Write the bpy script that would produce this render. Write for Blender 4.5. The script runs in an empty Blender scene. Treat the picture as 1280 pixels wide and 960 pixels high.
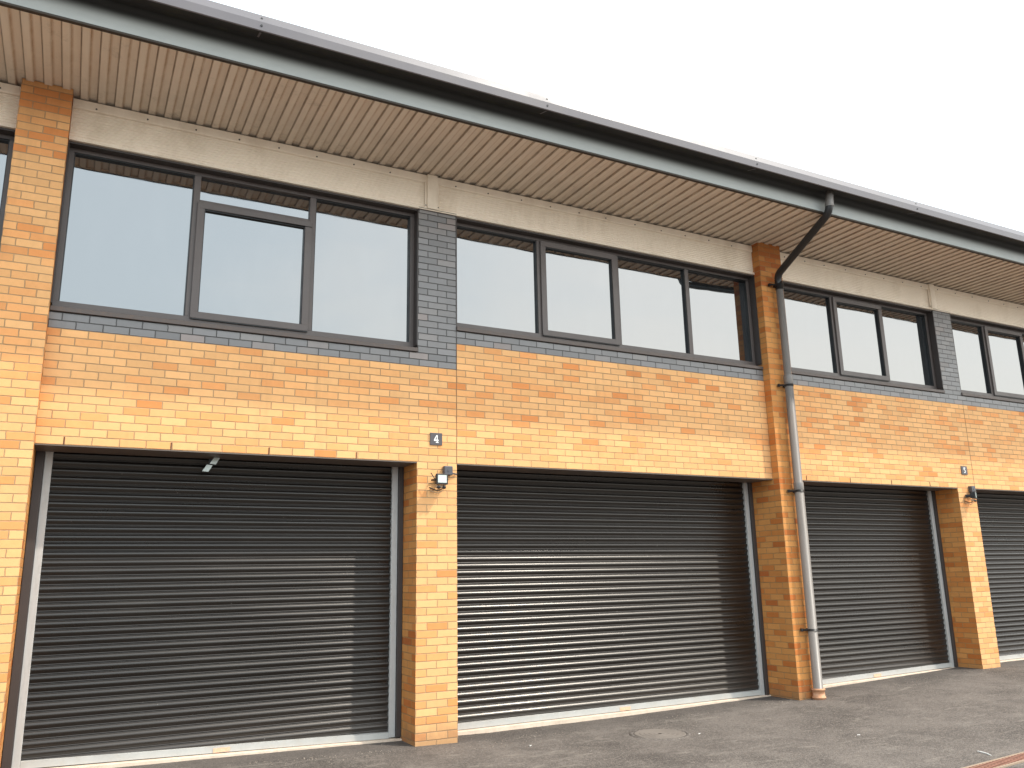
import bpy, math, random
from mathutils import Vector
random.seed(7)
sc = bpy.context.scene
col = sc.collection
R = math.radians

# ------------------------------------------------------------------ helpers
class MB:
    """collects faces (with uv, material index and smooth flag) and links them as ONE mesh object"""
    def __init__(s):
        s.v = []; s.f = []; s.uv = []; s.mi = []; s.sm = []
    def face(s, pts, uvs=None, mi=0, smooth=False):
        n = len(s.v); s.v += [tuple(p) for p in pts]
        s.f.append(tuple(range(n, n + len(pts)))); s.uv.append(uvs or [(0, 0)] * len(pts)); s.mi.append(mi); s.sm.append(smooth)
    def box(s, x0, x1, y0, y1, z0, z1, mi=0, skip=''):
        P = lambda a, b, c: (a, b, c)
        F = {'f': [P(x0,y0,z0),P(x1,y0,z0),P(x1,y0,z1),P(x0,y0,z1)], 'b': [P(x1,y1,z0),P(x0,y1,z0),P(x0,y1,z1),P(x1,y1,z1)],
             'l': [P(x0,y1,z0),P(x0,y0,z0),P(x0,y0,z1),P(x0,y1,z1)], 'r': [P(x1,y0,z0),P(x1,y1,z0),P(x1,y1,z1),P(x1,y0,z1)],
             't': [P(x0,y0,z1),P(x1,y0,z1),P(x1,y1,z1),P(x0,y1,z1)], 'd': [P(x0,y1,z0),P(x1,y1,z0),P(x1,y0,z0),P(x0,y0,z0)]}
        for k, p in F.items():
            if k not in skip: s.face(p, mi=mi)
    def sharedgrid(s, rings, closed=False, mi=0, smooth=True, caps=False):
        n0 = len(s.v); m = len(rings[0])
        for r in rings: s.v += [tuple(p) for p in r]
        for i in range(len(rings) - 1):
            for j in range(m if closed else m - 1):
                a = n0 + i*m + j; b = n0 + i*m + (j+1) % m; c = n0 + (i+1)*m + (j+1) % m; d = n0 + (i+1)*m + j
                s.f.append((a, b, c, d)); s.uv.append([(0,0)]*4); s.mi.append(mi); s.sm.append(smooth)
        if caps:
            for i in (0, len(rings)-1):
                ids = [n0 + i*m + j for j in range(m)]
                s.f.append(tuple(ids)); s.uv.append([(0,0)]*m); s.mi.append(mi); s.sm.append(False)
    def tube(s, pts, r, seg=16, mi=0, caps=True):
        pts = [Vector(p) for p in pts]; rings = []
        rr = r if isinstance(r, (list, tuple)) else [r]*len(pts)
        ref = None
        for i, p in enumerate(pts):
            if i == 0: t = pts[1]-pts[0]
            elif i == len(pts)-1: t = pts[-1]-pts[-2]
            else: t = (pts[i+1]-p).normalized() + (p-pts[i-1]).normalized()
            t.normalize()
            if ref is None:
                ref = Vector((1,0,0)) if abs(t.x) < .9 else Vector((0,1,0))
            a = (ref - t*ref.dot(t)).normalized(); ref = a; b = t.cross(a)
            rings.append([p + a*rr[i]*math.cos(2*math.pi*k/seg) + b*rr[i]*math.sin(2*math.pi*k/seg) for k in range(seg)])
        s.sharedgrid(rings, closed=True, mi=mi, caps=caps)
    def extrude_x(s, prof, x0, x1, mi=0, smooth=False, closed=False, mis=None):
        """profile of (y,z) extruded along x"""
        n = len(prof)
        if smooth:
            s.sharedgrid([[(x0,y,z) for y,z in prof],[(x1,y,z) for y,z in prof]], closed=closed, mi=mi); return
        for i in range(n if closed else n-1):
            (a,b),(c,d) = prof[i], prof[(i+1)%n]
            s.face([(x0,a,b),(x1,a,b),(x1,c,d),(x0,c,d)], mi=(mis[i] if mis else mi))
        if closed:
            s.face([(x0,y,z) for y,z in prof], mi=mi); s.face([(x1,y,z) for y,z in reversed(prof)], mi=mi)
    def build(s, name, mats, parent=None, bevel=0, bseg=2):
        me = bpy.data.meshes.new(name); me.from_pydata(s.v, [], s.f)
        uvl = me.uv_layers.new(name='UVMap'); k = 0
        flat = [c for u in s.uv for q in u for c in q]
        uvl.data.foreach_set('uv', flat)
        mats = mats if isinstance(mats, (list, tuple)) else [mats]
        for m in mats: me.materials.append(m)
        me.polygons.foreach_set('material_index', s.mi); me.polygons.foreach_set('use_smooth', s.sm)
        me.update()
        o = bpy.data.objects.new(name, me); col.objects.link(o)
        if parent: o.parent = parent
        if bevel:
            w = o.modifiers.new('weld', 'WELD'); w.merge_threshold = .0004
            b = o.modifiers.new('bevel', 'BEVEL'); b.width = bevel; b.segments = bseg; b.limit_method = 'ANGLE'; b.harden_normals = False
        return o

def tag(o, label=None, cat=None, group=None, kind=None):
    if label: o['label'] = label
    if cat: o['category'] = cat
    if group: o['group'] = group
    if kind: o['kind'] = kind
    return o
def empty(name, loc=(0,0,0), rot=(0,0,0)):
    o = bpy.data.objects.new(name, None); col.objects.link(o); o.location = loc; o.rotation_euler = rot; o.empty_display_size = .2
    return o

# ------------------------------------------------------------------ node helpers
class NT:
    def __init__(s, mat):
        mat.use_nodes = True; s.t = mat.node_tree; s.n = s.t.nodes; s.l = s.t.links
        s.n.clear()
    def new(s, typ, **kw):
        n = s.n.new(typ)
        for k, v in kw.items(): setattr(n, k, v)
        return n
    def link(s, a, b): s.l.new(a, b)
    def put(s, sock, v):
        if hasattr(v, 'links'): s.l.new(v, sock)
        else: sock.default_value = v
    def m(s, op, a, b=None, c=None, clamp=False):
        n = s.new('ShaderNodeMath', operation=op, use_clamp=clamp)
        s.put(n.inputs[0], a)
        if b is not None: s.put(n.inputs[1], b)
        if c is not None: s.put(n.inputs[2], c)
        return n.outputs[0]
    def mr(s, v, a, b, c=0.0, d=1.0, smooth=False):
        n = s.new('ShaderNodeMapRange'); n.interpolation_type = 'SMOOTHSTEP' if smooth else 'LINEAR'
        s.put(n.inputs[0], v); n.inputs[1].default_value = a; n.inputs[2].default_value = b; n.inputs[3].default_value = c; n.inputs[4].default_value = d
        return n.outputs[0]
    def mix(s, f, a, b, mode='MIX'):
        n = s.new('ShaderNodeMix', data_type='RGBA', blend_type=mode)
        s.put(n.inputs[0], f)
        for i, v in ((6, a), (7, b)):
            if hasattr(v, 'links'): s.l.new(v, n.inputs[i])
            else: n.inputs[i].default_value = (*v, 1) if len(v) == 3 else v
        return n.outputs[2]
    def noise(s, vec, scale, detail=3, rough=.55, dist=0):
        n = s.new('ShaderNodeTexNoise'); s.l.new(vec, n.inputs['Vector']) if vec else None
        n.inputs['Scale'].default_value = scale; n.inputs['Detail'].default_value = detail; n.inputs['Roughness'].default_value = rough; n.inputs['Distortion'].default_value = dist
        return n.outputs[0]
    def mapping(s, vec, scale=(1,1,1), loc=(0,0,0), rot=(0,0,0)):
        n = s.new('ShaderNodeMapping'); s.l.new(vec, n.inputs[0]); n.inputs['Scale'].default_value = scale; n.inputs['Location'].default_value = loc; n.inputs['Rotation'].default_value = rot
        return n.outputs[0]
    def pos(s): return s.new('ShaderNodeNewGeometry').outputs['Position']
    def bump(s, h, strength=.5, dist=.01):
        n = s.new('ShaderNodeBump'); s.l.new(h, n.inputs['Height']); n.inputs['Strength'].default_value = strength; n.inputs['Distance'].default_value = dist
        return n.outputs[0]
    def out(s, color, rough=.6, normal=None, metal=0.0, ior=1.45, coat=0.0, spec=.5):
        p = s.new('ShaderNodeBsdfPrincipled')
        if hasattr(color, 'links'): s.l.new(color, p.inputs['Base Color'])
        else: p.inputs['Base Color'].default_value = (*color, 1)
        s.put(p.inputs['Roughness'], rough); s.put(p.inputs['Metallic'], metal); p.inputs['IOR'].default_value = ior
        p.inputs['Coat Weight'].default_value = coat; p.inputs['Specular IOR Level'].default_value = spec
        if normal: s.l.new(normal, p.inputs['Normal'])
        o = s.new('ShaderNodeOutputMaterial'); s.l.new(p.outputs[0], o.inputs[0]); return p

def paint(name, color, rough=.5, var=.12, scale=3.0, metal=0.0, bump=.0, dirt=None, dirt_amt=.35, grime_scale=(1,1,1), ior=1.45):
    """painted / coated surface with uneven tone, faint grime streaks and varying gloss"""
    m = bpy.data.materials.new(name); t = NT(m); P = t.pos()
    a = t.noise(t.mapping(P, grime_scale), scale, 5, .6)
    b = t.noise(P, 45, 3, .6)
    f = t.m('ADD', t.m('MULTIPLY', t.m('SUBTRACT', a, .5), var*2), t.m('MULTIPLY', t.m('SUBTRACT', b, .5), var))
    k = t.m('ADD', f, 1.0)
    c = t.mix(1.0, color, (1,1,1), 'MULTIPLY')
    vm = t.new('ShaderNodeVectorMath', operation='SCALE'); t.link(c, vm.inputs[0]); t.link(k, vm.inputs['Scale'])
    c = vm.outputs[0]
    if dirt:
        d = t.mr(t.noise(t.mapping(P, grime_scale, (3,7,1)), scale*1.7, 6, .65), .5, .75, 0, dirt_amt)
        c = t.mix(d, c, dirt)
    r = t.mr(a, .3, .7, max(.05, rough-.08), min(1, rough+.08))
    t.out(c, r, t.bump(b, bump, .003) if bump else None, metal, ior)
    return m

# ------------------------------------------------------------------ materials
def brick_mat(name, kind):
    m = bpy.data.materials.new(name); t = NT(m)
    uv = t.new('ShaderNodeUVMap', uv_map='UVMap').outputs[0]; P = t.pos()
    w = t.noise(t.mapping(uv, (1,1,1)), 2.3, 3, .6)
    w2 = t.noise(t.mapping(uv, (1,1,1), (9,4,0)), 2.3, 3, .6)
    sx = t.new('ShaderNodeSeparateXYZ'); t.link(uv, sx.inputs[0])
    u = t.m('ADD', sx.outputs[0], t.m('MULTIPLY', t.m('SUBTRACT', w, .5), .05))
    v = t.m('ADD', sx.outputs[1], t.m('MULTIPLY', t.m('SUBTRACT', w2, .5), .09))
    row = t.m('FLOOR', v); half = t.m('MULTIPLY', t.m('FLOORED_MODULO', row, 2.0), .5)
    # every brick laid a few millimetres off
    wr = t.new('ShaderNodeTexWhiteNoise', noise_dimensions='1D'); t.link(row, wr.inputs['W'])
    uu = t.m('ADD', t.m('ADD', u, half), t.m('MULTIPLY', t.m('SUBTRACT', wr.outputs['Value'], .5), .05))
    c_ = t.m('FLOOR', uu); fu = t.m('FRACT', uu); fv = t.m('FRACT', v)
    du = t.m('MULTIPLY', t.m('MINIMUM', fu, t.m('SUBTRACT', 1.0, fu)), .225)
    dv = t.m('MULTIPLY', t.m('MINIMUM', fv, t.m('SUBTRACT', 1.0, fv)), .075)
    d = t.m('MINIMUM', du, dv)
    mask = t.mr(d, .0030, .0062, smooth=True)
    cb = t.new('ShaderNodeCombineXYZ'); t.link(c_, cb.inputs[0]); t.link(row, cb.inputs[1])
    wn = t.new('ShaderNodeTexWhiteNoise', noise_dimensions='3D'); t.link(cb.outputs[0], wn.inputs['Vector'])
    wn2 = t.new('ShaderNodeTexWhiteNoise', noise_dimensions='3D'); t.link(t.mapping(cb.outputs[0], (1,1,1), (31,17,5)), wn2.inputs['Vector'])
    clump = t.noise(t.mapping(cb.outputs[0], (.35,.35,1)), 1.0, 2, .5)
    val = t.m('ADD', wn.outputs['Value'], t.m('MULTIPLY', t.m('SUBTRACT', clump, .55), .8), clamp=True)
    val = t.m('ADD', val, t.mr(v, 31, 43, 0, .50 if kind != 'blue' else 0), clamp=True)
    ramp = t.new('ShaderNodeValToRGB'); t.link(val, ramp.inputs[0]); cr = ramp.color_ramp
    if kind == 'pier':
        stops = [(0,(.53,.235,.068)),(.30,(.56,.255,.078)),(.55,(.52,.205,.055)),(.74,(.48,.165,.038)),(.90,(.43,.125,.026)),(.97,(.39,.100,.020)),(1,(.34,.08,.018))]
        mort = (.34,.185,.075); rough = .78
    elif kind == 'buff':
        stops = [(0,(.69,.375,.160)),(.30,(.71,.393,.172)),(.58,(.695,.362,.148)),(.74,(.68,.315,.118)),(.88,(.665,.270,.090)),(.97,(.635,.235,.070)),(1,(.59,.195,.052))]
        mort = (.37,.225,.115); rough = .78
    else:
        stops = [(0,(.195,.188,.188)),(.35,(.155,.150,.150)),(.6,(.178,.170,.168)),(.85,(.215,.198,.190)),(.95,(.23,.19,.175)),(1,(.14,.133,.13))]
        mort = (.030,.027,.026); rough = .42
    cr.elements[0].position = 0; cr.elements[0].color = (*stops[0][1],1)
    cr.elements[1].position = 1; cr.elements[1].color = (*stops[-1][1],1)
    for p, c in stops[1:-1]:
        e = cr.elements.new(p); e.color = (*c,1)
    fine = t.noise(P, 90, 4, .7); med = t.noise(P, 14, 4, .6); big = t.noise(P, .55, 4, .6)
    tone = t.m('ADD', .83, t.m('ADD', t.m('MULTIPLY', wn2.outputs['Value'], .16), t.m('ADD', t.m('MULTIPLY', med, .22), t.m('MULTIPLY', big, .14))))
    even = t.mix(.2 if kind != 'blue' else .1, ramp.outputs[0], stops[2][1])
    vm = t.new('ShaderNodeVectorMath', operation='SCALE'); t.link(even, vm.inputs[0]); t.link(tone, vm.inputs['Scale'])
    bc = vm.outputs[0]
    # speckle of dark iron spots and pale scuffs
    bc = t.mix(t.mr(fine, .60, .78, 0, .35), bc, (.22,.12,.05) if kind != 'blue' else (.05,.05,.055))
    bc = t.mix(t.mr(t.noise(P, 33, 5, .7), .62, .8, 0, .25), bc, (.72,.52,.30) if kind != 'blue' else (.30,.30,.31))
    mc = t.mix(t.mr(t.noise(P, 3.1, 5, .7), .35, .75), mort, tuple(x*1.45 for x in mort) if kind != 'blue' else (.065,.060,.056))
    c = t.mix(mask, mc, bc)
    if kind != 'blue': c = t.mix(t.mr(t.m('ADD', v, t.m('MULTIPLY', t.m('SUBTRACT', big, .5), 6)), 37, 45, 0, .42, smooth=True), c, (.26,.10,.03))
    # run-off grime streaks, mostly vertical
    st = t.mr(t.noise(t.mapping(P, (2.2,2.2,.22)), 1.6, 5, .65), .56, .80, 0, .22)
    c = t.mix(st, c, (.16,.095,.05) if kind != 'blue' else (.07,.065,.06))
    sp_ = t.new('ShaderNodeSeparateXYZ'); t.link(P, sp_.inputs[0])
    c = t.mix(t.mr(t.m('ADD', sp_.outputs[2], t.m('MULTIPLY', t.noise(P, 5, 5, .7), .35)), .12, .42, .55, 0, smooth=True), c, (.20,.125,.075))
    h = t.m('ADD', t.m('MULTIPLY', mask, 1.0), t.m('ADD', t.m('MULTIPLY', med, .25), t.m('MULTIPLY', fine, .18)))
    h = t.m('ADD', h, t.m('MULTIPLY', wn2.outputs['Value'], .25))
    rr = t.m('ADD', rough, t.m('MULTIPLY', t.m('SUBTRACT', fine, .5), .25))
    t.out(c, rr, t.bump(h, .85, .0045), ior=1.45, spec=.35 if kind != 'blue' else .6)
    return m

M = {}
M['buff'] = brick_mat('buff_brickwork', 'buff')
M['pier'] = brick_mat('orange_buff_brickwork', 'pier')
M['blue'] = brick_mat('blue_brickwork', 'blue')
M['cream'] = paint('cream_coated_steel', (.88,.77,.635), .5, .08, 1.3, dirt=(.52,.40,.27), dirt_amt=.5, grime_scale=(1,1,.5))
M['frame'] = paint('brown_grey_window_aluminium', (.105,.086,.080), .42, .10, 4, dirt=(.15,.12,.10), dirt_amt=.25)
M['frame_dark'] = paint('dark_window_reveal', (.050,.040,.037), .45, .10, 4)
M['sill'] = paint('weathered_sill_aluminium', (.105,.082,.072), .5, .15, 6, dirt=(.16,.10,.07), dirt_amt=.5, grime_scale=(2,1,1))
M['lintel'] = paint('lintel_steel', (.13,.105,.09), .5, .15, 3, dirt=(.22,.17,.13), dirt_amt=.35)
M['dark_steel'] = paint('dark_guide_steel', (.050,.040,.037), .5, .15, 4)
M['galv'] = paint('galvanised_guide', (.47,.46,.445), .42, .10, 7, metal=.1, dirt=(.2,.18,.16), dirt_amt=.3, grime_scale=(3,3,.5))
M['rail'] = paint('pale_bottom_rail', (.44,.435,.415), .45, .14, 5, metal=.05, dirt=(.42,.36,.28), dirt_amt=.35)
M['concrete'] = paint('pale_concrete_sill', (.60,.485,.385), .85, .18, 7, bump=.5, dirt=(.34,.26,.19), dirt_amt=.45)
def beam_mat():
    m = bpy.data.materials.new('pale_fascia_shade_and_algae'); t = NT(m); P = t.pos()
    sz = t.new('ShaderNodeSeparateXYZ'); t.link(P, sz.inputs[0])
    n = t.noise(t.mapping(P, (1,1,3)), 2.2, 6, .7); b = t.noise(t.mapping(P, (3,1,1)), 9, 5, .7)
    c = t.mix(t.mr(n, .3, .7), (.41,.425,.41), (.47,.485,.465))
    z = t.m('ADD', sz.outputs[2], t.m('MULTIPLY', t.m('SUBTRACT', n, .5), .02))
    c = t.mix(t.mr(z, 6.215, 6.335, 0, 1, smooth=True), c, (.013,.013,.012))  # shade below the gutter, painted as a fade to near-black
    c = t.mix(t.m('MULTIPLY', t.mr(b, .62, .75, 0, .5), t.mr(z, 6.25, 6.33)), c, (.045,.042,.015))
    t.out(c, .55); return m
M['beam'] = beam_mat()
M['gutter'] = paint('grey_gutter_steel', (.135,.125,.135), .42, .08, 2.2, dirt=(.16,.145,.135), dirt_amt=.3)
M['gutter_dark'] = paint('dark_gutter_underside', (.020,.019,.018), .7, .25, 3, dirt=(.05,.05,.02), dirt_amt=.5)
M['brown_trim'] = paint('brown_drip_trim', (.050,.038,.028), .6, .2, 5)
M['pipe'] = paint('weathered_grey_downpipe', (.185,.166,.152), .42, .12, 5, dirt=(.30,.24,.20), dirt_amt=.4, grime_scale=(3,3,.4))
M['pipe_black'] = paint('black_downpipe', (.022,.021,.021), .33, .15, 6)
M['clay'] = paint('clay_collar', (.52,.26,.14), .7, .15, 8, dirt=(.6,.48,.38), dirt_amt=.4)
M['black'] = paint('black_plastic', (.018,.018,.019), .4, .1, 9)
M['grey_box'] = paint('grey_box_plastic', (.075,.075,.085), .45, .1, 9)
M['plate'] = paint('grey_sign_plate', (.075,.068,.075), .45, .06, 9)
M['white'] = paint('white_lettering', (.80,.80,.78), .5, .04, 9)
M['tan_cable'] = paint('pale_cable', (.42,.28,.17), .6, .1, 9)
M['sticker'] = paint('orange_sticker', (.72,.42,.27), .6, .12, 30, dirt=(.7,.6,.5), dirt_amt=.6)
M['joint'] = paint('brown_mastic', (.27,.145,.07), .8, .2, 5)
M['weep'] = paint('brown_weep_slit', (.12,.045,.02), .8, .2, 5)
M['screw'] = paint('screw_head', (.10,.085,.075), .5, .1, 9)
M['roof'] = paint('grey_roof_sheet', (.20,.20,.21), .5, .1, 1)
M['rust'] = paint('rusty_drain_iron', (.27,.125,.085), .8, .25, 9, bump=.5, dirt=(.14,.08,.06), dirt_amt=.5)
M['litter'] = paint('white_litter', (.75,.73,.70), .7, .05, 9)

def slat_mat():
    m = bpy.data.materials.new('dark_brown_shutter_coating'); t = NT(m); P = t.pos()
    a = t.noise(t.mapping(P, (.35,1,3)), 1.3, 5, .65); b = t.noise(t.mapping(P, (1.2,1,5)), 1.0, 3, .5)
    c = t.mix(t.mr(a, .3, .75), (.0080,.0064,.0056), (.0130,.0106,.0092))
    c = t.mix(t.mr(b, .52, .78, 0, .20), c, (.026,.021,.018))
    sp = t.noise(P, 26, 2, .5)
    sz = t.new('ShaderNodeSeparateXYZ'); t.link(P, sz.inputs[0])
    c = t.mix(t.mr(t.m('ADD', sz.outputs[2], t.m('MULTIPLY', a, .8)), .45, 1.1, .45, 0, smooth=True), c, (.055,.045,.038))
    c = t.mix(t.mr(sp, .765, .785, 0, .5), c, (.22,.20,.18))
    p = t.out(c, t.mr(b, .3, .7, .26, .34), ior=1.5, spec=.62); p.inputs['Specular Tint'].default_value = (1,.96,.92,1); return m
M['slat'] = slat_mat()

def glass_mat():
    m = bpy.data.materials.new('coated_window_glass'); t = NT(m); P = t.pos()
    n = t.noise(t.mapping(P, (.6,.6,1.6)), 1.1, 3, .5)
    d = t.mr(t.noise(P, 2.7, 5, .65), .35, .8, .0, .05)
    c = t.mix(t.mr(t.noise(t.mapping(P,(1,1,.3)), 5, 5, .65), .5, .85, 0, .35), (.012,.014,.016), (.09,.095,.095))
    t.out(c, t.m('ADD', .012, d), t.bump(n, .10, .02), ior=2.95, spec=.5)
    return m
M['glass'] = glass_mat()

def lens_mat():
    m = bpy.data.materials.new('floodlight_lens'); t = NT(m)
    t.out((.52,.58,.55), .12, ior=1.6); return m
M['lens'] = lens_mat()

def asphalt_mat():
    m = bpy.data.materials.new('worn_tarmac'); t = NT(m); P = t.pos()
    vo = t.new('ShaderNodeTexVoronoi'); t.link(P, vo.inputs['Vector']); vo.inputs['Scale'].default_value = 95
    sp = t.noise(P, 210, 3, .7); md = t.noise(P, 22, 5, .7); bg = t.noise(P, .9, 5, .6, .4)
    sep = t.new('ShaderNodeSeparateColor'); t.link(vo.outputs['Color'], sep.inputs[0])
    stone = sep.outputs[0]
    c = t.mix(t.mr(bg, .38, .62), (.080,.068,.061), (.150,.129,.115))
    c = t.mix(t.mr(stone, .55, 1.0, 0, .7), c, (.25,.218,.19))
    c = t.mix(t.mr(stone, 0, .25, .45, 0), c, (.035,.03,.028))
    c = t.mix(t.mr(md, .50, .75, 0, .45), c, (.19,.163,.143))
    # dusty pale tyre scuffs and dark damp patches
    s1 = t.noise(t.mapping(P, (.9,3.6,1), rot=(0,0,.35)), 2.2, 7, .72, .8)
    c = t.mix(t.mr(s1, .56, .64, 0, .55), c, (.25,.22,.19))
    s4 = t.noise(t.mapping(P, (1.4,1.4,1), (21,9,0)), 3.4, 8, .78, .3)
    c = t.mix(t.mr(s4, .57, .63, 0, .50), c, (.21,.185,.16))
    s5 = t.noise(t.mapping(P, (9,2.2,1), (2,9,0), (0,0,.9)), 2.2, 6, .75, 1.5)
    c = t.mix(t.mr(s5, .66, .71, 0, .5), c, (.36,.33,.30))
    s3 = t.noise(t.mapping(P, (4.5,1.0,1), (5,3,0), (0,0,-.5)), 2.0, 7, .72, 1.0)
    c = t.mix(t.mr(s3, .62, .72, 0, .45), c, (.25,.225,.20))
    s2 = t.noise(t.mapping(P, (1,1,1), (11,5,0)), 1.7, 6, .7, .5)
    c = t.mix(t.mr(s2, .53, .66, 0, .36), c, (.050,.042,.038))
    # darker margin at the foot of the wall
    sy = t.new('ShaderNodeSeparateXYZ'); t.link(P, sy.inputs[0])
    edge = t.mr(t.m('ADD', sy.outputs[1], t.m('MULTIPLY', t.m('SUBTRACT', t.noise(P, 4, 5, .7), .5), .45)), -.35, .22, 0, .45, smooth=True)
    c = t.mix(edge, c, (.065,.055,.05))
    h = t.m('ADD', t.m('MULTIPLY', vo.outputs['Distance'], -1.2), t.m('MULTIPLY', sp, .6))
    t.out(c, t.mr(md, .3, .7, .75, .95), t.bump(h, .7, .006), spec=.3)
    return m
M['asphalt'] = asphalt_mat()

def soffit_mat():
    m = bpy.data.materials.new('cream_soffit_sheet'); t = NT(m); P = t.pos()
    s = t.new('ShaderNodeSeparateXYZ'); t.link(P, s.inputs[0])
    fx = t.m('FRACT', t.m('DIVIDE', t.m('ADD', s.outputs[0], 3.966+.1497*200-.002), .1497))
    # dirt held in the laps: strong at one rib foot, tan at the other
    n1 = t.noise(t.mapping(P, (1,.7,1)), 6, 5, .7); n2 = t.noise(t.mapping(P, (6,.5,1)), 2.0, 5, .7)
    lap = t.m('MULTIPLY', t.mr(t.m('ABSOLUTE', t.m('SUBTRACT', fx, .5)), .43, .482), t.mr(n1, .25, .6, .35, .9))
    lap2 = t.m('MULTIPLY', t.mr(t.m('ABSOLUTE', t.m('SUBTRACT', fx, .5)), .13, .0), t.mr(n1, .3, .65, .3, .95))
    c = t.mix(t.mr(n2, .3, .7), (.80,.67,.535), (.87,.755,.62))
    c = t.mix(lap2, c, (.50,.31,.18))
    c = t.mix(t.m('MULTIPLY', lap, .85), c, (.24,.165,.11))
    # greyer, sootier towards the wall
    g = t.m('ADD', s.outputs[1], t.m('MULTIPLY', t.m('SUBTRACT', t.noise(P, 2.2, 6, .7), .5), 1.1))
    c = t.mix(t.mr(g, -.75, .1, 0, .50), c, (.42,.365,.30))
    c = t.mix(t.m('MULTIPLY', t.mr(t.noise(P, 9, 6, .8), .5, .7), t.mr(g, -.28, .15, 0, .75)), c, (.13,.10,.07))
    c = t.mix(t.mr(t.noise(P, 3.7, 6, .75), .60, .80, 0, .4), c, (.22,.165,.11))
    t.out(c, .6, t.bump(n1, .15, .004)); return m
M['soffit'] = soffit_mat()

# ------------------------------------------------------------------ building levels (metres)
CO = .075
def vz(v): return (37 + v) * CO
SOF = 6.12
# x position -> brick count along the face, so that bonds meet the piers in whole bricks
KN = [(-22.4,-100),(-13.42,-60),(-13.0,-58),(-9.5,-42),(-9.05,-40),(-4.44,-20),(-4.02,-18),(-.49,-2),(-.03,0),(4.59,20),(5.01,22),(8.47,38),(8.90,40),(13.5,60),(13.93,62),(17.4,78),(17.83,80),(22.4,100)]
def ux(x):
    for (a, b), (c, d) in zip(KN, KN[1:]):
        if x <= c: return b + (x-a)/(c-a)*(d-b)
    return 100 + (x-22.4)/.225
def brick(mb, x0, x1, y0, y1, z0, z1, faces='flr', mi=0):
    V = lambda z: z/CO - 37
    if 'f' in faces: mb.face([(x0,y0,z0),(x1,y0,z0),(x1,y0,z1),(x0,y0,z1)], [(ux(x0)+.5*0,V(z0)),(ux(x1),V(z0)),(ux(x1),V(z1)),(ux(x0),V(z1))], mi)
    d = (y1-y0)/.225
    if 'l' in faces: u = ux(x0); mb.face([(x0,y1,z0),(x0,y0,z0),(x0,y0,z1),(x0,y1,z1)], [(u-d,V(z0)),(u,V(z0)),(u,V(z1)),(u-d,V(z1))], mi)
    if 'r' in faces: u = ux(x1); mb.face([(x1,y0,z0),(x1,y1,z0),(x1,y1,z1),(x1,y0,z1)], [(u,V(z0)),(u+d,V(z0)),(u+d,V(z1)),(u,V(z1))], mi)
    if 'b' in faces: mb.face([(x1,y1,z0),(x0,y1,z0),(x0,y1,z1),(x1,y1,z1)], [(ux(x1),V(z0)),(ux(x0),V(z0)),(ux(x0),V(z1)),(ux(x1),V(z1))], mi)
    if 't' in faces: mb.face([(x0,y0,z1),(x1,y0,z1),(x1,y1,z1),(x0,y1,z1)], [(0,0),(1,0),(1,1),(0,1)], mi)
    if 'd' in faces: mb.face([(x0,y1,z0),(x1,y1,z0),(x1,y0,z0),(x0,y0,z0)], [(0,0),(1,0),(1,1),(0,1)], mi)

GK = [(-60,.03),(-4.0,.02),(-2,-.01),(-.3,-.045),(.5,-.062),(2,-.057),(4.4,-.018),(6,.02),(8.5,.095),(10,.10),(80,.10)]
def gz(x):
    for (a,b),(c,d) in zip(GK, GK[1:]):
        if x <= c:
            t = (x-a)/(c-a); t = max(0,min(1,t)); return b + (d-b)*t
    return .10

bld = empty('industrial_building')
tag(bld, 'two storey terrace of industrial units in buff brick with dark roller doors and long windows', 'building')

# bays: x0, x1, blue band bottom course, type of left/right edges, pane edges, casement pane
bays = [
    dict(x0=-13.0, x1=-9.05, col=(-9.5,-9.05), v=14, panes=[-13.0,-11.85,-10.68,-9.5], case=1, transom=True),
    dict(x0=-9.05, x1=-4.44, col=None, v=18, panes=[-9.05,-7.90,-6.76,-5.60,-4.44], case=1),
    dict(x0=-4.02, x1=-.03, col=(-.49,-.03), v=14, panes=[-4.02,-2.848,-1.674,-.49], case=1, transom=True),
    dict(x0=-.03, x1=4.59, col=None, v=18, panes=[-.03,1.116,2.262,3.42,4.59], case=1),
    dict(x0=5.01, x1=8.90, col=(8.47,8.90), v=18, panes=[5.01,6.195,7.285,8.47], case=1),
    dict(x0=8.90, x1=13.5, col=None, v=18, panes=[8.90,9.87,10.95,12.2,13.5], case=1),
    dict(x0=13.93, x1=17.83, col=(17.4,17.83), v=18, panes=[13.93,15.09,16.24,17.4], case=1),
    dict(x0=17.83, x1=22.4, col=None, v=18, panes=[17.83,18.97,20.11,21.25,22.4], case=1),
]
# ground level projected piers
for (a, b) in [(-13.42,-13.0),(-4.44,-4.02),(4.59,5.01),(13.5,13.93)]:
    mb = MB(); # lit face in the wall's buff brick; deeper orange returns, shade painted in
    big = a > 0
    brick(mb, a, b, -.12, .42, -.4, 6.135, 'f', 1 if big else 0); brick(mb, a, b, -.12, .42, -.4, 6.135, 'lrb', 1)
    p = mb.build('pier', [M['buff'], M['pier']], bld)
    if a == -4.44: p['label'] = 'tall buff brick pier at the left edge'
    if a == 4.59: p['label'] = 'tall buff brick pier behind the downpipe'
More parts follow.
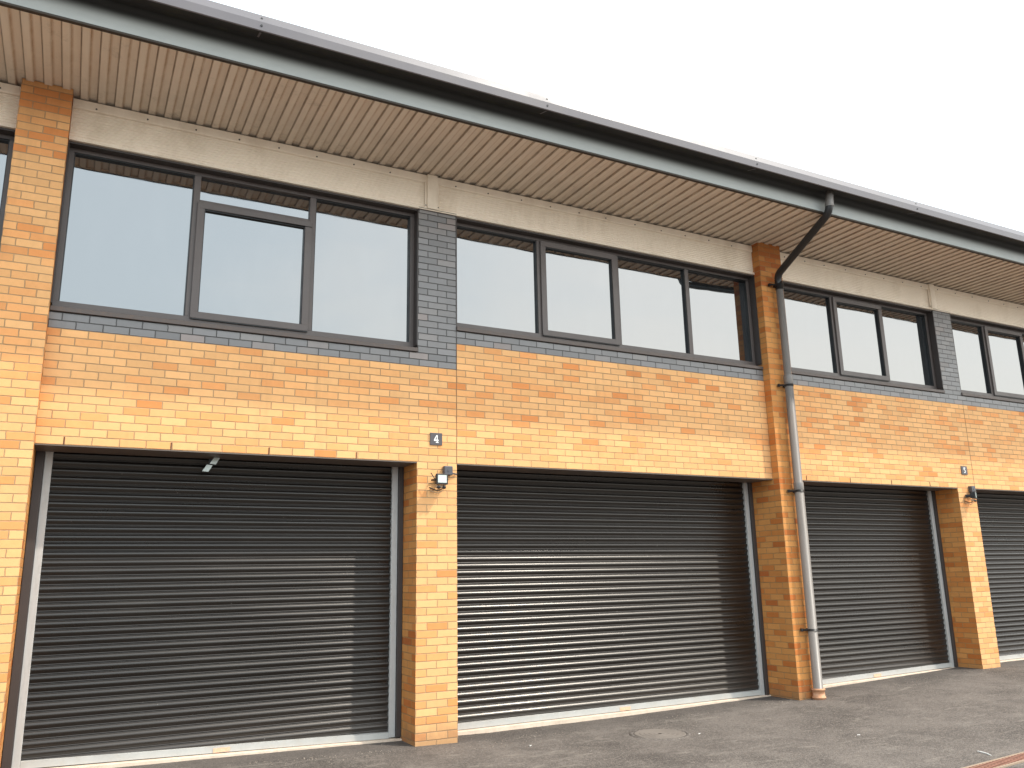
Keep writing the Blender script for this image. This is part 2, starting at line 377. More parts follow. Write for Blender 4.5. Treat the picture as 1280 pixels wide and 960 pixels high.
# slim piers below, blue brick columns above
for bay in bays:
    x0, x1 = bay['x0'], bay['x1']; v = bay['v']
    zl, zb, zt = vz(0), vz(v), vz(v+2)
    xo1 = bay['col'][0] if bay['col'] else x1       # opening right edge
    if bay['col']:
        a, b = bay['col']
        mb = MB(); brick(mb, a, b, 0, .42, -.4, zl, 'f'); brick(mb, a, b, 0, .42, -.4, zl, 'lrb', 1); mb.build('pier', [M['buff'], M['pier']], bld)  # jamb shade painted into the deeper orange of the returns
        mb = MB(); brick(mb, a, b, 0, .30, zt, 5.665, 'flr'); mb.build('column', M['blue'], bld)['label'] = 'blue-grey brick column between windows'
        mb = MB(); mb.box(a-.004, b+.004, -.012, .28, 5.665, 5.692); mb.build('column_cap', M['lintel'], bld)
    # spandrel wall between door head and blue band
    mb = MB(); brick(mb, x0, x1, 0, .34, zl, zb, 'fb'); mb.build('wall', M['buff'], bld)
    mb = MB()
    e = 0.0
    brick(mb, x0, x1, 0, .30, zb, zt, 'flrt'); mb.build('brick_band', M['blue'], bld)
    # steel lintel: underside plate with a projecting lip
    mb = MB(); mb.box(x0+.001, xo1-.001, .004, .40, zl-.012, zl-.002); mb.box(x0+.001, xo1-.001, -.006, .004, zl-.012, zl-.004)
    mb.build('lintel', M['lintel'], bld)
    # inner head closing the gap above the curtain
    # movement joint
    if bay['col']:
        mb = MB(); mb.box(x1-.004, x1+.004, -.002, .01, zl, zb); mb.build('movement_joint', M['joint'], bld)
        if v == 14: mb = MB(); mb.box(x1-.004, x1+.004, -.003, .01, zb, 5.66); mb.build('movement_joint', M['frame_dark'], bld)
    # weep slits in the first course
    if v == 14 or bay['col']:
        us = [x for x in range(int(round(ux(x0)))+1, int(round(ux(xo1)))-1, 4)]
        for uq in us:
            f = (uq-ux(x0))/(ux(xo1)-ux(x0)); x = x0+(xo1-x0)*f + random.uniform(-.004,.004)
            mb = MB(); mb.box(x-.005, x+.005, -.003, .01, zl+.003, zl+.068); mb.build('weep_vent', M['weep'], bld)

    # ---------------- window
    P = list(bay['panes']); zs0 = zt; zf0 = zt+.084
    for i in range(1, len(P)-1): P[i] += (P[i]+3.66)*.0045      # glazing line sits 0.11 m back from the brick face
    
    zf1 = 5.668
    fr = MB(); fy = .110; fd = .07; w = .055
    X0, X1 = P[0], P[-1]
    fr.box(X0+.002, X1-.002, fy, fy+fd, zf1-.055, zf1)          # head
    fr.box(X0+.002, X1-.002, fy, fy+fd, zf0, zf0+.055)          # bottom
    fr.box(X0+.002, X0+.002+w, fy, fy+fd, zf0+.055, zf1-.055)
    fr.box(X1-.002-w, X1-.002, fy, fy+fd, zf0+.055, zf1-.055)
    for x in P[1:-1]: fr.box(x-.032, x+.032, fy, fy+fd, zf0+.055, zf1-.055)
    ztr = 5.305
    ci = bay['case']
    if bay.get('transom'): fr.box(P[ci]+.032, P[ci+1]-.032, fy, fy+fd, ztr-.0, ztr+.05)
    win = fr.build('window', M['frame'], bld, bevel=.004)
    # blockout: reveal lining and dark head packer
    rv = MB(); rv.box(X0+.001, X0+.012, .0, fy-.002, zf0, zf1); rv.box(X1-.012, X1-.001, .0, fy-.002, zf0, zf1); rv.box(X0+.012, X1-.012, .012, fy-.002, zf1-.018, zf1-.001)
    rv.build('reveal_trim', M['frame_dark'], win)
    # sloping sill
    sl = MB(); sl.extrude_x([(-.020,zs0+.006),(-.020,zs0+.048),(.09,zs0+.082),(.155,zs0+.082),(.155,zs0+.006)], X0+.003, X1-.003, closed=True); sl.build('sill', M['sill'], win, bevel=.003)
    for i in range(len(P)-1):
        a = P[i] + (.057 if i == 0 else .032); b = P[i+1] - (.057 if i == len(P)-2 else .032)
        lo, hi = zf0+.055, zf1-.055
        def pane(a, b, lo, hi, y):
            t1 = random.uniform(-.0022,.0022)*(b-a); t2 = random.uniform(-.0022,.0022)*(hi-lo)
            mp = MB(); nx, nz = 1, 1
            mp.face([(a-.01,y-t1,lo-.01),(b+.01,y+t1,lo-.01),(b+.01,y+t1+t2,hi+.01),(a-.01,y-t1+t2,hi+.01)], [(0,0),(1,0),(1,1),(0,1)])
            return mp.build('pane', M['glass'], win)
        if i == ci:
            top = ztr if bay.get('transom') else hi
            if bay.get('transom'): pane(a, b, ztr+.05, hi, .150)
            g = .018; ca, cb_, cl, ch = a-g, b+g, lo-g, top+(0 if not bay.get('transom') else g)
            cs = MB(); cw = .068; y0, y1 = .085, .145
            cs.box(ca, cb_, y0, y1, ch-cw, ch); cs.box(ca, cb_, y0, y1, cl, cl+cw)
            cs.box(ca, ca+cw, y0, y1, cl+cw, ch-cw); cs.box(cb_-cw, cb_, y0, y1, cl+cw, ch-cw)
            cs.build('casement', M['frame'], win, bevel=.004)
            gk = MB(); q = .008
            gk.box(ca+.004, cb_-.004, y0+.004, fy-.001, cl-q, cl-.0005)
            gk.build('drip_seal', M['black'], win)
            pane(ca+cw, cb_-cw, cl+cw, ch-cw, .127)
            bd = MB()   # black glazing gasket
            A, B_, L, H = ca+cw, cb_-cw, cl+cw, ch-cw
            bd.box(A, B_, .097, .125, H-.012, H); bd.box(A, A+.008, .097, .125, L, H-.012); bd.box(B_-.008, B_, .097, .125, L, H-.012)
            bd.build('gasket', M['black'], win)
        else:
            pane(a, b, lo, hi, .153)
            bd = MB(); bd.box(a, b, .120, .151, hi-.012, hi); bd.box(a, a+.008, .120, .151, lo, hi-.012); bd.box(b-.008, b, .120, .151, lo, hi-.012)
            bd.build('gasket', M['black'], win)
    bay['zl'] = zl

# ---------------- cladding above the windows: finely ribbed sheet, flashing, cover strips
segs = [(-13.0,-4.44),(-4.02,4.59),(5.01,13.5),(13.93,22.4)]
covers = {(-13.0,-4.44):-9.27,(-4.02,4.59):-.33,(5.01,13.5):8.50,(13.93,22.4):17.6}
scr = MB(); scr.tube([(0,0,0),(0,-.006,0)], .0085, 10); screw = scr.build('screw', M['screw'], None)
first_screw = [screw]
def add_screw(x, y, z, parent, scale=1):
    if first_screw: o = first_screw.pop()
    else: o = screw.copy(); col.objects.link(o)
    o.parent = parent; o.location = (x, y, z); o.scale = (scale,)*3
for (a, b) in segs:
    mb = MB(); n = int((6.02-5.69)/.027); prof = []
    z = 5.69
    for i in range(n+1):
        prof += [(.014, z), (.014, z+.010), (.008, z+.016), (.008, z+.023)]; z += .027
    mb.extrude_x(prof, a+.002, b-.002); mb.box(a+.002,b-.002,.03,.06,5.67,6.11)
    cl = mb.build('cladding_panel', M['cream'], bld)
    mb = MB(); mb.extrude_x([(-.004,6.108),(-.010,6.025),(.0,6.014),(.02,6.014)], a+.004, b-.004); fl = mb.build('flashing', M['cream'], bld)
    mb = MB(); mb.extrude_x([(.02,5.712),(-.006,5.706),(-.016,5.672),(.08,5.670)], a+.003, b-.003); mb.build('window_head_trim', M['cream'], bld)
    cx = covers[(a,b)]
    mb = MB(); mb.box(cx-.062, cx+.062, -.022, .01, 5.695, 6.116); mb.box(cx-.088, cx-.062, -.006, .006, 5.695, 6.02); mb.box(cx+.062, cx+.088, -.006, .006, 5.695, 6.02)
    cv = mb.build('cover_strip', M['cream'], bld, bevel=.003)
    x = a+.205
    while x < b-.1:
        if abs(x-cx) > .12: add_screw(x, -.0085, 6.045+random.uniform(-.006,.006), fl)
        x += .43+random.uniform(-.03,.03)
    for s in (-1, 1): add_screw(cx+s*.076, -.006, 5.73, cv, .8)

# ---------------- soffit, fascia, gutter, roof
XA, XB = -13.6, 22.6
mb = MB(); p = .1497; x = -3.966 - p*65; Y0, Y1 = -1.215, .06
while x < XB:
    h = .028
    pts = [(x, SOF+h), (x+.006, SOF), (x+.006+.062, SOF), (x+.006+.062+.012, SOF+h*.75), (x+p-.001, SOF+h*.75)]
    for (xa, za), (xb, zb_) in zip(pts, pts[1:]+[(x+p, SOF+h)]):
        mb.face([(xa,Y1,za),(xb,Y1,zb_),(xb,Y0,zb_),(xa,Y0,za)])
    x += p
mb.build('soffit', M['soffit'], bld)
mb = MB()
mb.extrude_x([(-1.205,6.112),(-1.245,6.112),(-1.246,6.131),(-1.230,6.136),(-1.205,6.168)], XA, XB, closed=True, mis=[0,0,0,0,1]); mb.build('drip_trim', [M['brown_trim'], M['cream']], bld)
mb = MB()
# fascia rolls gently under the gutter
prof = [(-1.240,6.126),(-1.240,6.22),(-1.240,6.305)]
for k in range(1, 9):
    t_ = k/8*math.pi/2*.95; prof.append((-1.240-.055*(1-math.cos(t_)), 6.305+.065*math.sin(t_)))
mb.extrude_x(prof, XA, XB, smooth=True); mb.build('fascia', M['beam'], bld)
mb = MB()
gp = [(-1.24,6.376),(-1.33,6.372),(-1.488,6.327),(-1.500,6.332),(-1.503,6.415),(-1.474,6.503),(-1.458,6.508),(-1.452,6.495),(-1.44,6.36),(-1.26,6.45)]
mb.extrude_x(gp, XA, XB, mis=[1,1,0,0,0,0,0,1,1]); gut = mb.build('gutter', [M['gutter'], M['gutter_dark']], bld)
bm_ = MB(); bm_.tube([(0,0,0),(0,-.006,0)], .010, 10)
fb = bm_.build('joint_bolt', M['black'], gut); k0 = True
for k in range(-3, 9):
    X = -2.57 + 2.93*k
    for z, y in ((6.369,-1.5015),(6.448,-1.487)):
        o = fb if k0 else fb.copy()
        if not k0: col.objects.link(o)
        k0 = False; o.parent = gut; o.location = (X, y, z+.008)
    g2 = MB(); g2.face([(X-.009,-1.47,6.329),(X+.009,-1.47,6.329),(X+.009,-1.34,6.366),(X-.009,-1.34,6.366)]); g2.build('joint_clip', M['gutter'], gut)
mb = MB(); mb.extrude_x([(-1.45,6.475),(10,7.70),(21,6.475),(21,6.35),(10,7.55),(-1.30,6.44)], XA, XB, closed=True); mb.build('roof', M['roof'], bld)
# plain side and back walls so that the block is whole
mb = MB(); brick(mb, -13.42, 22.8, .36, 20.5, -.4, 6.4, 'lrb'); mb.build('wall', M['buff'], bld)
mb = MB(); brick(mb, 22.4, 22.8, -.12, .5, -.4, 6.13, 'flb'); mb.build('pier', M['buff'], bld)
# inner blind behind the facade: closes the void above the curtain
mb = MB(); mb.box(-13.3, 22.6, .62, .66, -.4, 6.1); mb.build('inner_lining', M['black'], bld)

# ---------------- roller doors
def door(x0, x1, zl0, zl1, label_at, lab):
    """x0,x1 opening; zl0/zl1 top of the bottom rail at each end"""
    cu = MB(); yc = .455; pitch = .0757
    a, b = x0+.135, x1-.118
    z = -.02; prof = []
    top = 2.92
    while z < top:
        # one curved slat: shallow hook recess, then a convex belly
        prof += [(yc+.004, z), (yc+.003, z+.004), (yc-.004, z+.0065), (yc-.0045, z+.010), (yc-.001, z+.0125)]
        for k in range(0, 13):
            t_ = k/12; prof.append((yc-.001-.0135*math.sin(math.pi*t_**1.28)**.9, z+.0135+(pitch-.018)*t_))
        z += pitch
    cu.extrude_x(prof, a-.02, b+.02, smooth=True)
    o = cu.build('roller_door', M['slat'], bld)
    o['label'] = lab
    gd = MB()
    g0 = gz(x0)-.03
    l = MB(); l.box(a-.058, a+.006, .415, .50, g0, 2.90); l.build('guide', M['galv'], o, bevel=.004)
    l = MB(); l.box(b-.006, b+.060, .415, .50, g0, 2.90); l.build('guide', M['galv'], o, bevel=.004)
    l = MB(); l.box(x0+.004, a-.060, .385, .50, g0, 2.90); l.build('guide_plate', M['dark_steel'], o, bevel=.003)
    l = MB(); l.box(b+.062, x1-.004, .385, .50, g0, 2.90); l.build('guide_plate', M['dark_steel'], o, bevel=.003)
    # bottom rail following the fall of the forecourt
    r = MB(); h = .056
    A, B = a+.008, b-.008
    r.extrude_x([(0,0)], 0, 0)
    ys = (.418, .45)
    za, zb = zl0, zl1
    def quad(p): r.face(p)
    quad([(A,ys[0],za-h),(B,ys[0],zb-h),(B,ys[0],zb),(A,ys[0],za)])
    quad([(A,ys[0],za),(B,ys[0],zb),(B,ys[1],zb+.004),(A,ys[1],za+.004)])
    quad([(A,ys[1],za-h),(B,ys[1],zb-h),(B,ys[0],zb-h),(A,ys[0],za-h)])
    r.build('bottom_rail', M['rail'], o)
    r = MB(); r.face([(A,.449,za-h-.25),(B,.449,zb-h-.25),(B,.449,zb-h+.02),(A,.449,za-h+.02)])
    r.face([(A,.4400,za-h-.03),(B,.4400,zb-h-.03),(B,.4400,zb-h+.004),(A,.4400,za-h+.004)]); r.build('rubber_seal', M['black'], o)
    if label_at:
        t_ = (label_at-A)/(B-A); z = za+(zb-za)*t_
        s = MB(); s.box(label_at-.075, label_at+.075, .4135, .4175, z-.052, z-.014); s.build('sticker', M['sticker'], o)
    # pale concrete sill
    c = MB(); N = 24
    rows = []
    for k in range(N+1):
        t_ = k/N; x = x0+.004+(x1-x0-.008)*t_
        zt_ = za+(zb-za)*t_ - h - .006
        j = random.uniform(-.008,.008)
        rows.append([(x,.60,zt_),(x,.375+j,zt_),(x,.365+j,zt_-.006),(x,.350+j,-.3)])
    c.sharedgrid(rows, smooth=False); c.build('threshold', M['concrete'], bld)
    return o
door(-9.05,-4.44,.10,.10,None,'dark ribbed roller door of the bay beyond the left pier')
door(-4.02,-.49,.125,.040,-2.25,'dark ribbed roller door left of the number 4 plate')
door(-.03,4.59,.045,.060,2.32,'dark ribbed roller door between slim pier and downpipe')
door(5.01,8.47,.095,.155,6.70,'dark ribbed roller door right of the downpipe')
door(8.90,13.5,.175,.185,None,'dark ribbed roller door cut by the right edge')
door(13.93,17.4,.17,.17,None,None or 'dark ribbed roller door beyond the right edge')
door(17.83,22.4,.17,.17,None,'dark ribbed roller door at the far end')
door(-13.0,-9.5,.10,.10,None,'dark ribbed roller door at the near end')

# ---------------- downpipe
PX = 4.838; PY = -.21
dp = empty('downpipe', (PX,PY,0)); tag(dp, 'grey rainwater downpipe with black swan neck on the brick pier', 'downpipe')
D0 = (PX,PY,0)
def rel(pts): return [(x-D0[0], y-D0[1], z-D0[2]) for x, y, z in pts]
for z0, z1, r_ in ((.02,2.66,.060),(2.62,4.15,.056),(4.10,5.50,.050)):
    mb = MB(); mb.tube([(0,0,z0),(0,0,z1)], r_, 28); mb.build('pipe', M['pipe'], dp)
for z, r_ in ((2.66,.0655),(4.13,.0625)):
    mb = MB(); mb.tube([(0,0,z-.06),(0,0,z-.05),(0,0,z+.045),(0,0,z+.055)], [r_-.004,r_,r_,r_-.006], 28); mb.build('socket', M['pipe'], dp)
for z, r_ in ((4.04,.061),(2.60,.066),(.83,.066),(5.49,.058)):
    mb = MB(); mb.tube([(0,0,z-.014),(0,0,z+.014)], r_, 28); mb.box(-.03,.03,.045,.085,z-.016,z+.016); mb.tube([(-.05,.01,z),(-.125,.045,z)], .013, 10); mb.tube([(-.125,.06,z-.018),(-.125,.06,z+.018)], .02, 8)
    mb.build('bracket', M['black'], dp)
def bend(p0, p1, p2, r, n=7):
    p0, p1, p2 = map(Vector, (p0,p1,p2)); a = p1+(p0-p1).normalized()*r; b = p1+(p2-p1).normalized()*r
    return [tuple(a*(1-t)**2+p1*2*t*(1-t)+b*t*t) for t in [i/n for i in range(n+1)]]
lo = (PX,PY,5.44); e1 = (PX-.03,PY-.01,5.625); e2 = (4.665,-1.325,6.085); hi = (4.665,-1.375,6.36)
mb = MB(); mb.tube(rel([lo] + bend(lo, e1, e2, .09) + bend(e1, e2, hi, .09) + [(4.665,-1.347,6.20)]), .050, 28)
mb.tube(rel([(PX,PY,5.42),(PX-.004,PY-.001,5.53)]), .057, 28); mb.build('swan_neck', M['pipe_black'], dp)
mb = MB(); mb.tube(rel([(4.665,-1.345,6.165),(4.665,-1.346,6.18),(4.665,-1.348,6.195),(4.665,-1.35,6.20),(4.665,-1.354,6.235),(4.665,-1.355,6.24),(4.665,-1.37,6.37)]), [.053,.058,.058,.053,.053,.050,.047], 28); mb.build('outlet', M['pipe'], dp)
mb = MB(); mb.tube([(0,0,-.08),(0,0,.008),(0,0,.009),(0,0,.022),(0,0,.023),(0,0,.10),(0,0,.101),(0,0,.118),(0,0,.122)], [.080,.080,.086,.086,.076,.076,.084,.084,.062], 28); mb.build('clay_collar', M['clay'], dp)

# ---------------- number plates
def stroke(mb, pts, y0, y1):
    mb.face([(x,y0,z) for x,z in pts])
    for (a,b),(c,d) in zip(pts, pts[1:]+pts[:1]): mb.face([(a,y0,b),(c,y0,d),(c,y1,d),(a,y1,b)])
def plate(x, z, digit, label):
    o = empty('number_sign', (x,0,z)); tag(o, label, 'sign', 'unit number plates')
    s = .070
    mb = MB(); mb.box(-s, s, -.012, -.001, -s*.95, s*.95); mb.build('plate', M['plate'], o, bevel=.002)
    d = MB(); y0, y1 = -.0145, -.0118; k = .0105
    G = lambda pts: [(a*k*.62, b*k) for a, b in pts]
    if digit == '4':   # bold slab numeral
        for pts in ([(.8,-4.0),(2.3,-4.0),(2.3,4.0),(.8,4.0)], [(-4.2,-2.1),(.8,-2.1),(.8,-.7),(-4.2,-.7)], [(-4.2,-.7),(-2.2,-.7),(.8,3.1),(.8,4.0),(.2,4.0)],
                    [(2.3,-2.1),(3.9,-2.1),(3.9,-.7),(2.3,-.7)], [(-.9,-4.0),(.8,-4.0),(.8,-3.1),(-.9,-3.1)], [(2.3,-4.0),(3.9,-4.0),(3.9,-3.1),(2.3,-3.1)]):
            stroke(d, G(pts), y0, y1)
    else:
        stroke(d, G([(-3.0,2.6),(3.0,2.6),(3.4,4.2),(-3.0,4.2)]), y0, y1)
        stroke(d, G([(-3.0,.1),(-1.7,.6),(-1.7,2.6),(-3.0,2.6)]), y0, y1)
        n = 12; cx, cz = -.2, -1.3
        for i in range(n):
            a0 = R(125-265*i/n); a1 = R(125-265*(i+1)/n)
            pts = [(cx+3.6*math.cos(a0), cz+2.7*math.sin(a0)), (cx+3.6*math.cos(a1), cz+2.7*math.sin(a1)), (cx+2.0*math.cos(a1), cz+1.5*math.sin(a1)), (cx+2.0*math.cos(a0), cz+1.5*math.sin(a0))]
            stroke(d, G(pts[::-1]), y0, y1)
    d.build('numeral', M['white'], o)
plate(-.275, 3.030, '4', 'small grey square plate with white number 4 above the slim brick pier')
plate(8.686, 3.055, '5', 'small grey square plate with white number 5 far right')

# ---------------- floodlights with junction box and cables
def floodlight(x, z, yaw, label):
    o = empty('floodlight', (x,0,z)); tag(o, label, 'floodlight', 'wall floodlights on the slim piers')
    c, s = math.cos(yaw), math.sin(yaw)
    def rot(mbx, px, py):       # turn about the vertical through px,py
        mbx.v = [((q[0]-px)*c-(q[1]-py)*s+px, (q[0]-px)*s+(q[1]-py)*c+py, q[2]) for q in mbx.v]
    tilt = R(10)
    def face_pts(w, h, y):      # tilted plate facing out and a little down
        return y
    hd = MB(); hd.box(-.066,.066,-.145,-.118,-.062,.050); hd.box(-.058,.058,-.118,-.090,-.052,.040)
    for k in range(6): hd.box(-.048+.018*k,-.042+.018*k,-.090,-.068,-.045,.035)
    rot(hd, 0, -.1); hd.build('housing', M['black'], o, bevel=.004)
    ln = MB(); ln.box(-.050,.050,-.1475,-.1455,-.044,.036); rot(ln, 0, -.1); ln.build('lens', M['lens'], o)
    br = MB(); br.box(-.016,.016,-.075,-.0,-.030,.012); br.box(-.075,-.068,-.13,-.02,-.015,.0); br.box(.068,.075,-.13,-.02,-.015,.0); br.box(-.068,.068,-.024,-.016,-.015,0); rot(br, 0, -.1); br.build('bracket', M['black'], o)
    # motion sensor with two dark eyes beneath
    sn = MB(); sn.box(-.055,.055,-.118,-.072,-.095,-.066); rot(sn, 0, -.1); sn.build('sensor', M['tan_cable'], o, bevel=.006)
    for q in (-.03,.032):
        e = MB(); e.tube([(q,-.115,-.088),(q,-.132,-.092),(q,-.140,-.094)], [.019,.017,.008], 12); rot(e, 0, -.1); e.build('sensor_eye', M['black'], o)
    an = MB(); an.tube([(-.062,-.09,.0),(-.10,-.085,.055),(-.104,-.085,.062)], [.005,.005,.008], 8); rot(an, 0, -.1); an.build('aerial', M['black'], o)
    jb = MB(); jb.box(.062,.160,-.062,-.001,.050,.148); jb.build('junction_box', M['grey_box'], o, bevel=.008)
    cp = MB(); cp.tube([(.111,-.064,.099),(.111,-.067,.099)], .014, 12); cp.tube([(.160,-.03,.075),(.20,-.02,.070),(.225,-.015,.068)], .008, 8); cp.build('gland', M['grey_box'], o)
    cb1 = MB(); cb1.tube([(.10,-.03,.052),(.088,-.045,.0),(.075,-.05,-.06),(.03,-.05,-.105),(-.02,-.045,-.118),(-.06,-.03,-.10),(-.095,-.015,-.085)], .0055, 8); cb1.build('cable', M['black'], o)
    cb2 = MB(); cb2.tube([(.06,-.05,-.05),(.045,-.06,-.115),(-.005,-.06,-.145),(-.05,-.03,-.13),(-.085,-.012,-.118)], .0045, 8); cb2.build('cable', M['tan_cable'], o)
    return o
floodlight(-.262, 2.590, R(2), 'small black floodlight with pale lens and grey box below the number 4 plate')
floodlight(8.665, 2.660, R(26), 'small black floodlight seen side on below the number 5 plate')

# ---------------- twin lamp fitting tucked under the first lintel
fx = empty('bulkhead_lamp', (-2.52,.30,2.70)); tag(fx, 'small fitting with two pale panels under the lintel of the left roller door', 'lamp')
for (ax, az) in ((.028,.028),(-.036,-.046)):
    l = MB()
    l.v = []; c_, s_ = 1, 0
    pts = [(-.044,-.030),(.014,-.034),(.050,.030),(-.004,.034)]
    pts = [(ax+a, az+b) for a, b in pts]
    l.face([(a,-.02,b) for a, b in pts]); l.face([(a,.005,b) for a, b in reversed(pts)])
    for (a,b),(c,d) in zip(pts, pts[1:]+pts[:1]): l.face([(a,-.02,b),(c,-.02,d),(c,.005,d),(a,.005,b)])
    l.build('lamp_panel', M['lens'], fx)
l = MB(); l.box(-.045,-.02,.006,.020,-.06,.0); l.box(-.02,.045,.006,.020,-.012,.052); l.build('bracket', M['black'], fx)

# ---------------- ground
mb = MB()
xs = [-600,-200,-60,-20,-8] + [-6+.25*i for i in range(80)] + [20,40,100,300,700]
ys = [.62,.40,.1,-.12,-.5,-1,-2,-3.5,-5,-8,-12,-25,-80,-300,-900]
rows = []
for y in ys:
    k = max(0, min(1, (6+y)/6)) if y < 0 else 1
    rows.append([(x, y, gz(x)*(.35+.65*k) + (0.004*math.sin(x*3.1+y*2.2) if -8 < x < 14 and y < -.3 else 0)) for x in xs])
mb.sharedgrid(rows, smooth=True)
# sides and back of the plot, well outside the block
mb.sharedgrid([[(x, y, -.05) for x in (-600,-13.45)] for y in (.6,300,900)], smooth=False)
mb.sharedgrid([[(x, y, -.05) for x in (22.85,700)] for y in (.6,300,900)], smooth=False)
mb.sharedgrid([[(x, y, -.05) for x in (-13.45,22.85)] for y in (20.5,300,900)], smooth=False)
tag(mb.build('ground', M['asphalt']), kind='structure')

# round cover sunk in the tarmac
mh = empty('manhole_cover', (1.93,-.75,-.0)); tag(mh, 'faint round worn cover set in the tarmac before the second door', 'manhole cover')
mb = MB(); n = 48; zc = gz(1.93)+.006
mb.sharedgrid([[(r*math.cos(2*math.pi*k/n), r*math.sin(2*math.pi*k/n), z) for k in range(n)] for r, z in ((.275,zc+.002),(.285,zc+.006),(.31,zc+.006),(.325,zc-.01))], closed=True)
mb.build('frame', M['asphalt'], mh)
mb = MB(); rings = [[(r*math.cos(2*math.pi*k/n), r*math.sin(2*math.pi*k/n), zc+.003+(.003 if i % 2 else 0)) for k in range(n)] for i, r in enumerate((.02,.06,.065,.11,.115,.16,.165,.21,.215,.26,.268))]
mb.sharedgrid(rings, closed=True, smooth=False); mb.build('lid', paint('worn_cover_iron', (.17,.145,.125), .8, .3, 6, bump=.5), mh)

# slotted drain channel
ang = math.atan2(.103, 1.027)
dr = empty('drain_channel', (3.3,-3.495,0), (0,0,ang)); tag(dr, 'rusty slotted drain channel let into the tarmac at the lower right', 'drain')
zc = gz(3.3)*.62+.012
mb = MB(); L0, L1 = -3.2, 5.0
mb.box(L0, L1, -.088, -.066, zc-.05, zc+.002); mb.box(L0, L1, .066, .088, zc-.05, zc+.002); mb.build('edging', paint('drain_edge', (.30,.22,.16), .85, .2, 8, bump=.4), dr)
mb = MB(); mb.box(L0, L1, -.066, .066, zc-.06, zc-.03); mb.build('channel', M['black'], dr)
mb = MB(); x = L0+.01
while x < L1-.03:
    mb.face([(x,-.066,zc),(x+.030,-.066,zc),(x+.048,.066,zc),(x+.018,.066,zc)])
    mb.face([(x,-.066,zc-.02),(x,-.066,zc),(x+.014,.066,zc),(x+.014,.066,zc-.02)])
    x += .052
mb.box(L0, L1, -.006, .006, zc-.02, zc-.002); mb.build('grating', M['rust'], dr)

# litter
def gzz(x, y):
    k = max(0, min(1, (6+y)/6)); return gz(x)*(.35+.65*k) + .004*math.sin(x*3.1+y*2.2)
st = MB(); pts = [(3.64,-3.10),(3.62,-3.16),(3.60,-3.215),(3.565,-3.27)]
st.tube([(x,y,gzz(x,y)+.008) for x,y in pts], [.004,.006,.006,.003], 8); tag(st.build('plastic_strip', M['litter']), 'thin curved white strip lying on the tarmac beside the drain', 'litter')
for i, (x, y, l) in enumerate([(.514,-.533,'tiny white scrap on the tarmac in front of the slim pier'),(3.405,-2.013,'tiny white scrap on the open tarmac between round cover and drain'),(2.26,-.982,'tiny white scrap on the tarmac just right of the round cover')]):
    s = MB(); r = .013; z = gzz(x, y)+.003
    p = [(r*random.uniform(.7,1.3)*math.cos(a)*1.3, r*random.uniform(.7,1.2)*math.sin(a)) for a in [k*math.pi/3 for k in range(6)]]
    s.face([(x+a,y+b,z+random.uniform(.002,.008)) for a, b in p]); s.face([(x+a,y+b,z-.003) for a, b in reversed(p)])
    tag(s.build('paper_scrap', M['litter']), l, 'litter', 'white scraps on the tarmac')
# loose grit along the foot of the wall: nobody could count it
g = MB(); rg = random.Random(3)
for i in range(1500):
    x = rg.uniform(-4.2, 10); 
    y = -abs(rg.gauss(0,.16))-.01 if rg.random() < .55 else rg.uniform(-3.3,.3)
    if y > -.02 and not any(a < x < b for a, b in ((-3.9,-.6),(.1,4.5),(5.1,8.4),(9,13))): continue
    r = rg.uniform(.0025,.007); z = gzz(x,y) if y < 0 else gz(x)
    a0 = rg.uniform(0,6)
    b = [(x+r*math.cos(a0+k*2.1), y+r*math.sin(a0+k*2.1), z+.001) for k in range(3)]; tp = (x+rg.uniform(-r,r)*.4, y+rg.uniform(-r,r)*.4, z+r*1.2)
    for k in range(3): g.face([b[k], b[(k+1)%3], tp])
tag(g.build('grit', paint('loose_grit', (.30,.25,.20), .9, .5, 30)), 'loose grit scattered on the tarmac along the wall', 'grit', kind='stuff')

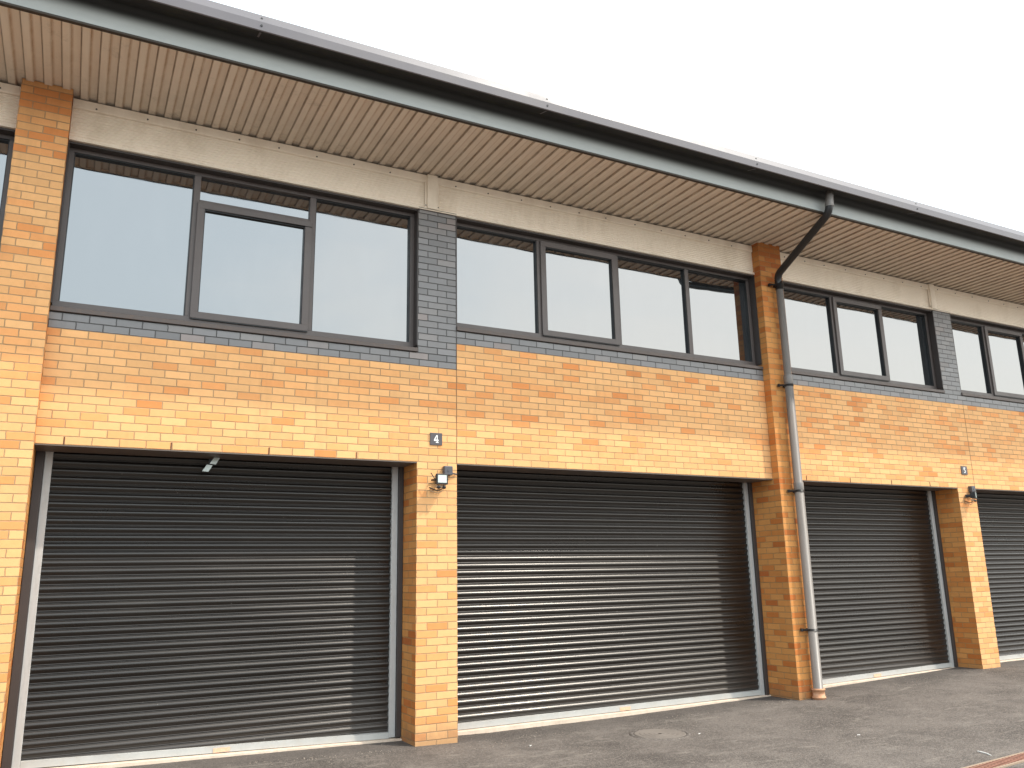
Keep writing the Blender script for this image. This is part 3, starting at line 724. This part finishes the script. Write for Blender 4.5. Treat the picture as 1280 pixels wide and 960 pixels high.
# ------------------------------------------------------------------ light and sky
sd = Vector((1.157,-1.0,2.05)).normalized()
elev = math.asin(sd.z); 
w = bpy.data.worlds.new('World'); sc.world = w; t = NT(w)
sky = t.new('ShaderNodeTexSky', sky_type='NISHITA'); sky.sun_disc = False; sky.sun_elevation = elev; sky.sun_rotation = math.atan2(sd.x, sd.y)
sky.dust_density = 4.0; sky.air_density = 1.2
tc = t.new('ShaderNodeTexCoord').outputs['Generated']
nrm = t.new('ShaderNodeVectorMath', operation='NORMALIZE'); t.link(tc, nrm.inputs[0])
dot = t.new('ShaderNodeVectorMath', operation='DOT_PRODUCT'); t.link(nrm.outputs[0], dot.inputs[0])
h = Vector((sd.x, sd.y, 0)).normalized(); dot.inputs[1].default_value = h
cl = t.noise(t.mapping(nrm.outputs[0], (1,1,3)), 1.6, 6, .6, .6)
f = t.m('ADD', dot.outputs['Value'], t.m('MULTIPLY', t.m('SUBTRACT', cl, .5), .35))
f = t.mr(f, .68, 1.02, smooth=True)
haze = t.mix(f, (1.70,1.94,2.04), (2.36,2.36,2.22))
bg1 = t.new('ShaderNodeBackground'); t.link(sky.outputs[0], bg1.inputs[0]); bg1.inputs[1].default_value = .07
bg2 = t.new('ShaderNodeBackground'); t.link(haze, bg2.inputs[0]); bg2.inputs[1].default_value = 1.0
ad = t.new('ShaderNodeAddShader'); t.link(bg1.outputs[0], ad.inputs[0]); t.link(bg2.outputs[0], ad.inputs[1])
wo = t.new('ShaderNodeOutputWorld'); t.link(ad.outputs[0], wo.inputs[0])
sl = bpy.data.lights.new('Sun', 'SUN'); sl.energy = 4.0; sl.angle = R(1.2); sl.color = (1,.93,.82)
so = bpy.data.objects.new('Sun', sl); col.objects.link(so); so.rotation_euler = (-sd).to_track_quat('-Z','Y').to_euler(); so.location = (6,-10,12)

# ------------------------------------------------------------------ camera
yaw, pitch, roll, fpx = .4864786, .2271988, -.0193645, 1031.034
cam = bpy.data.cameras.new('Camera'); co = bpy.data.objects.new('Camera', cam); col.objects.link(co); sc.camera = co
cam.sensor_width = 36; cam.lens = fpx/1280*36; cam.clip_end = 3000; cam.clip_start = .05
f_ = Vector((math.sin(yaw)*math.cos(pitch), math.cos(yaw)*math.cos(pitch), math.sin(pitch)))
rt = Vector((math.cos(yaw), -math.sin(yaw), 0)); up = rt.cross(f_)
r2 = rt*math.cos(roll)+up*math.sin(roll); u2 = -rt*math.sin(roll)+up*math.cos(roll)
from mathutils import Matrix
mt = Matrix((r2, u2, -f_)).transposed().to_4x4(); mt.translation = Vector((-3.65517,-8.17325,1.58865)); co.matrix_world = mt

sc.view_settings.view_transform = 'Standard'; sc.view_settings.look = 'None'; sc.view_settings.exposure = 0
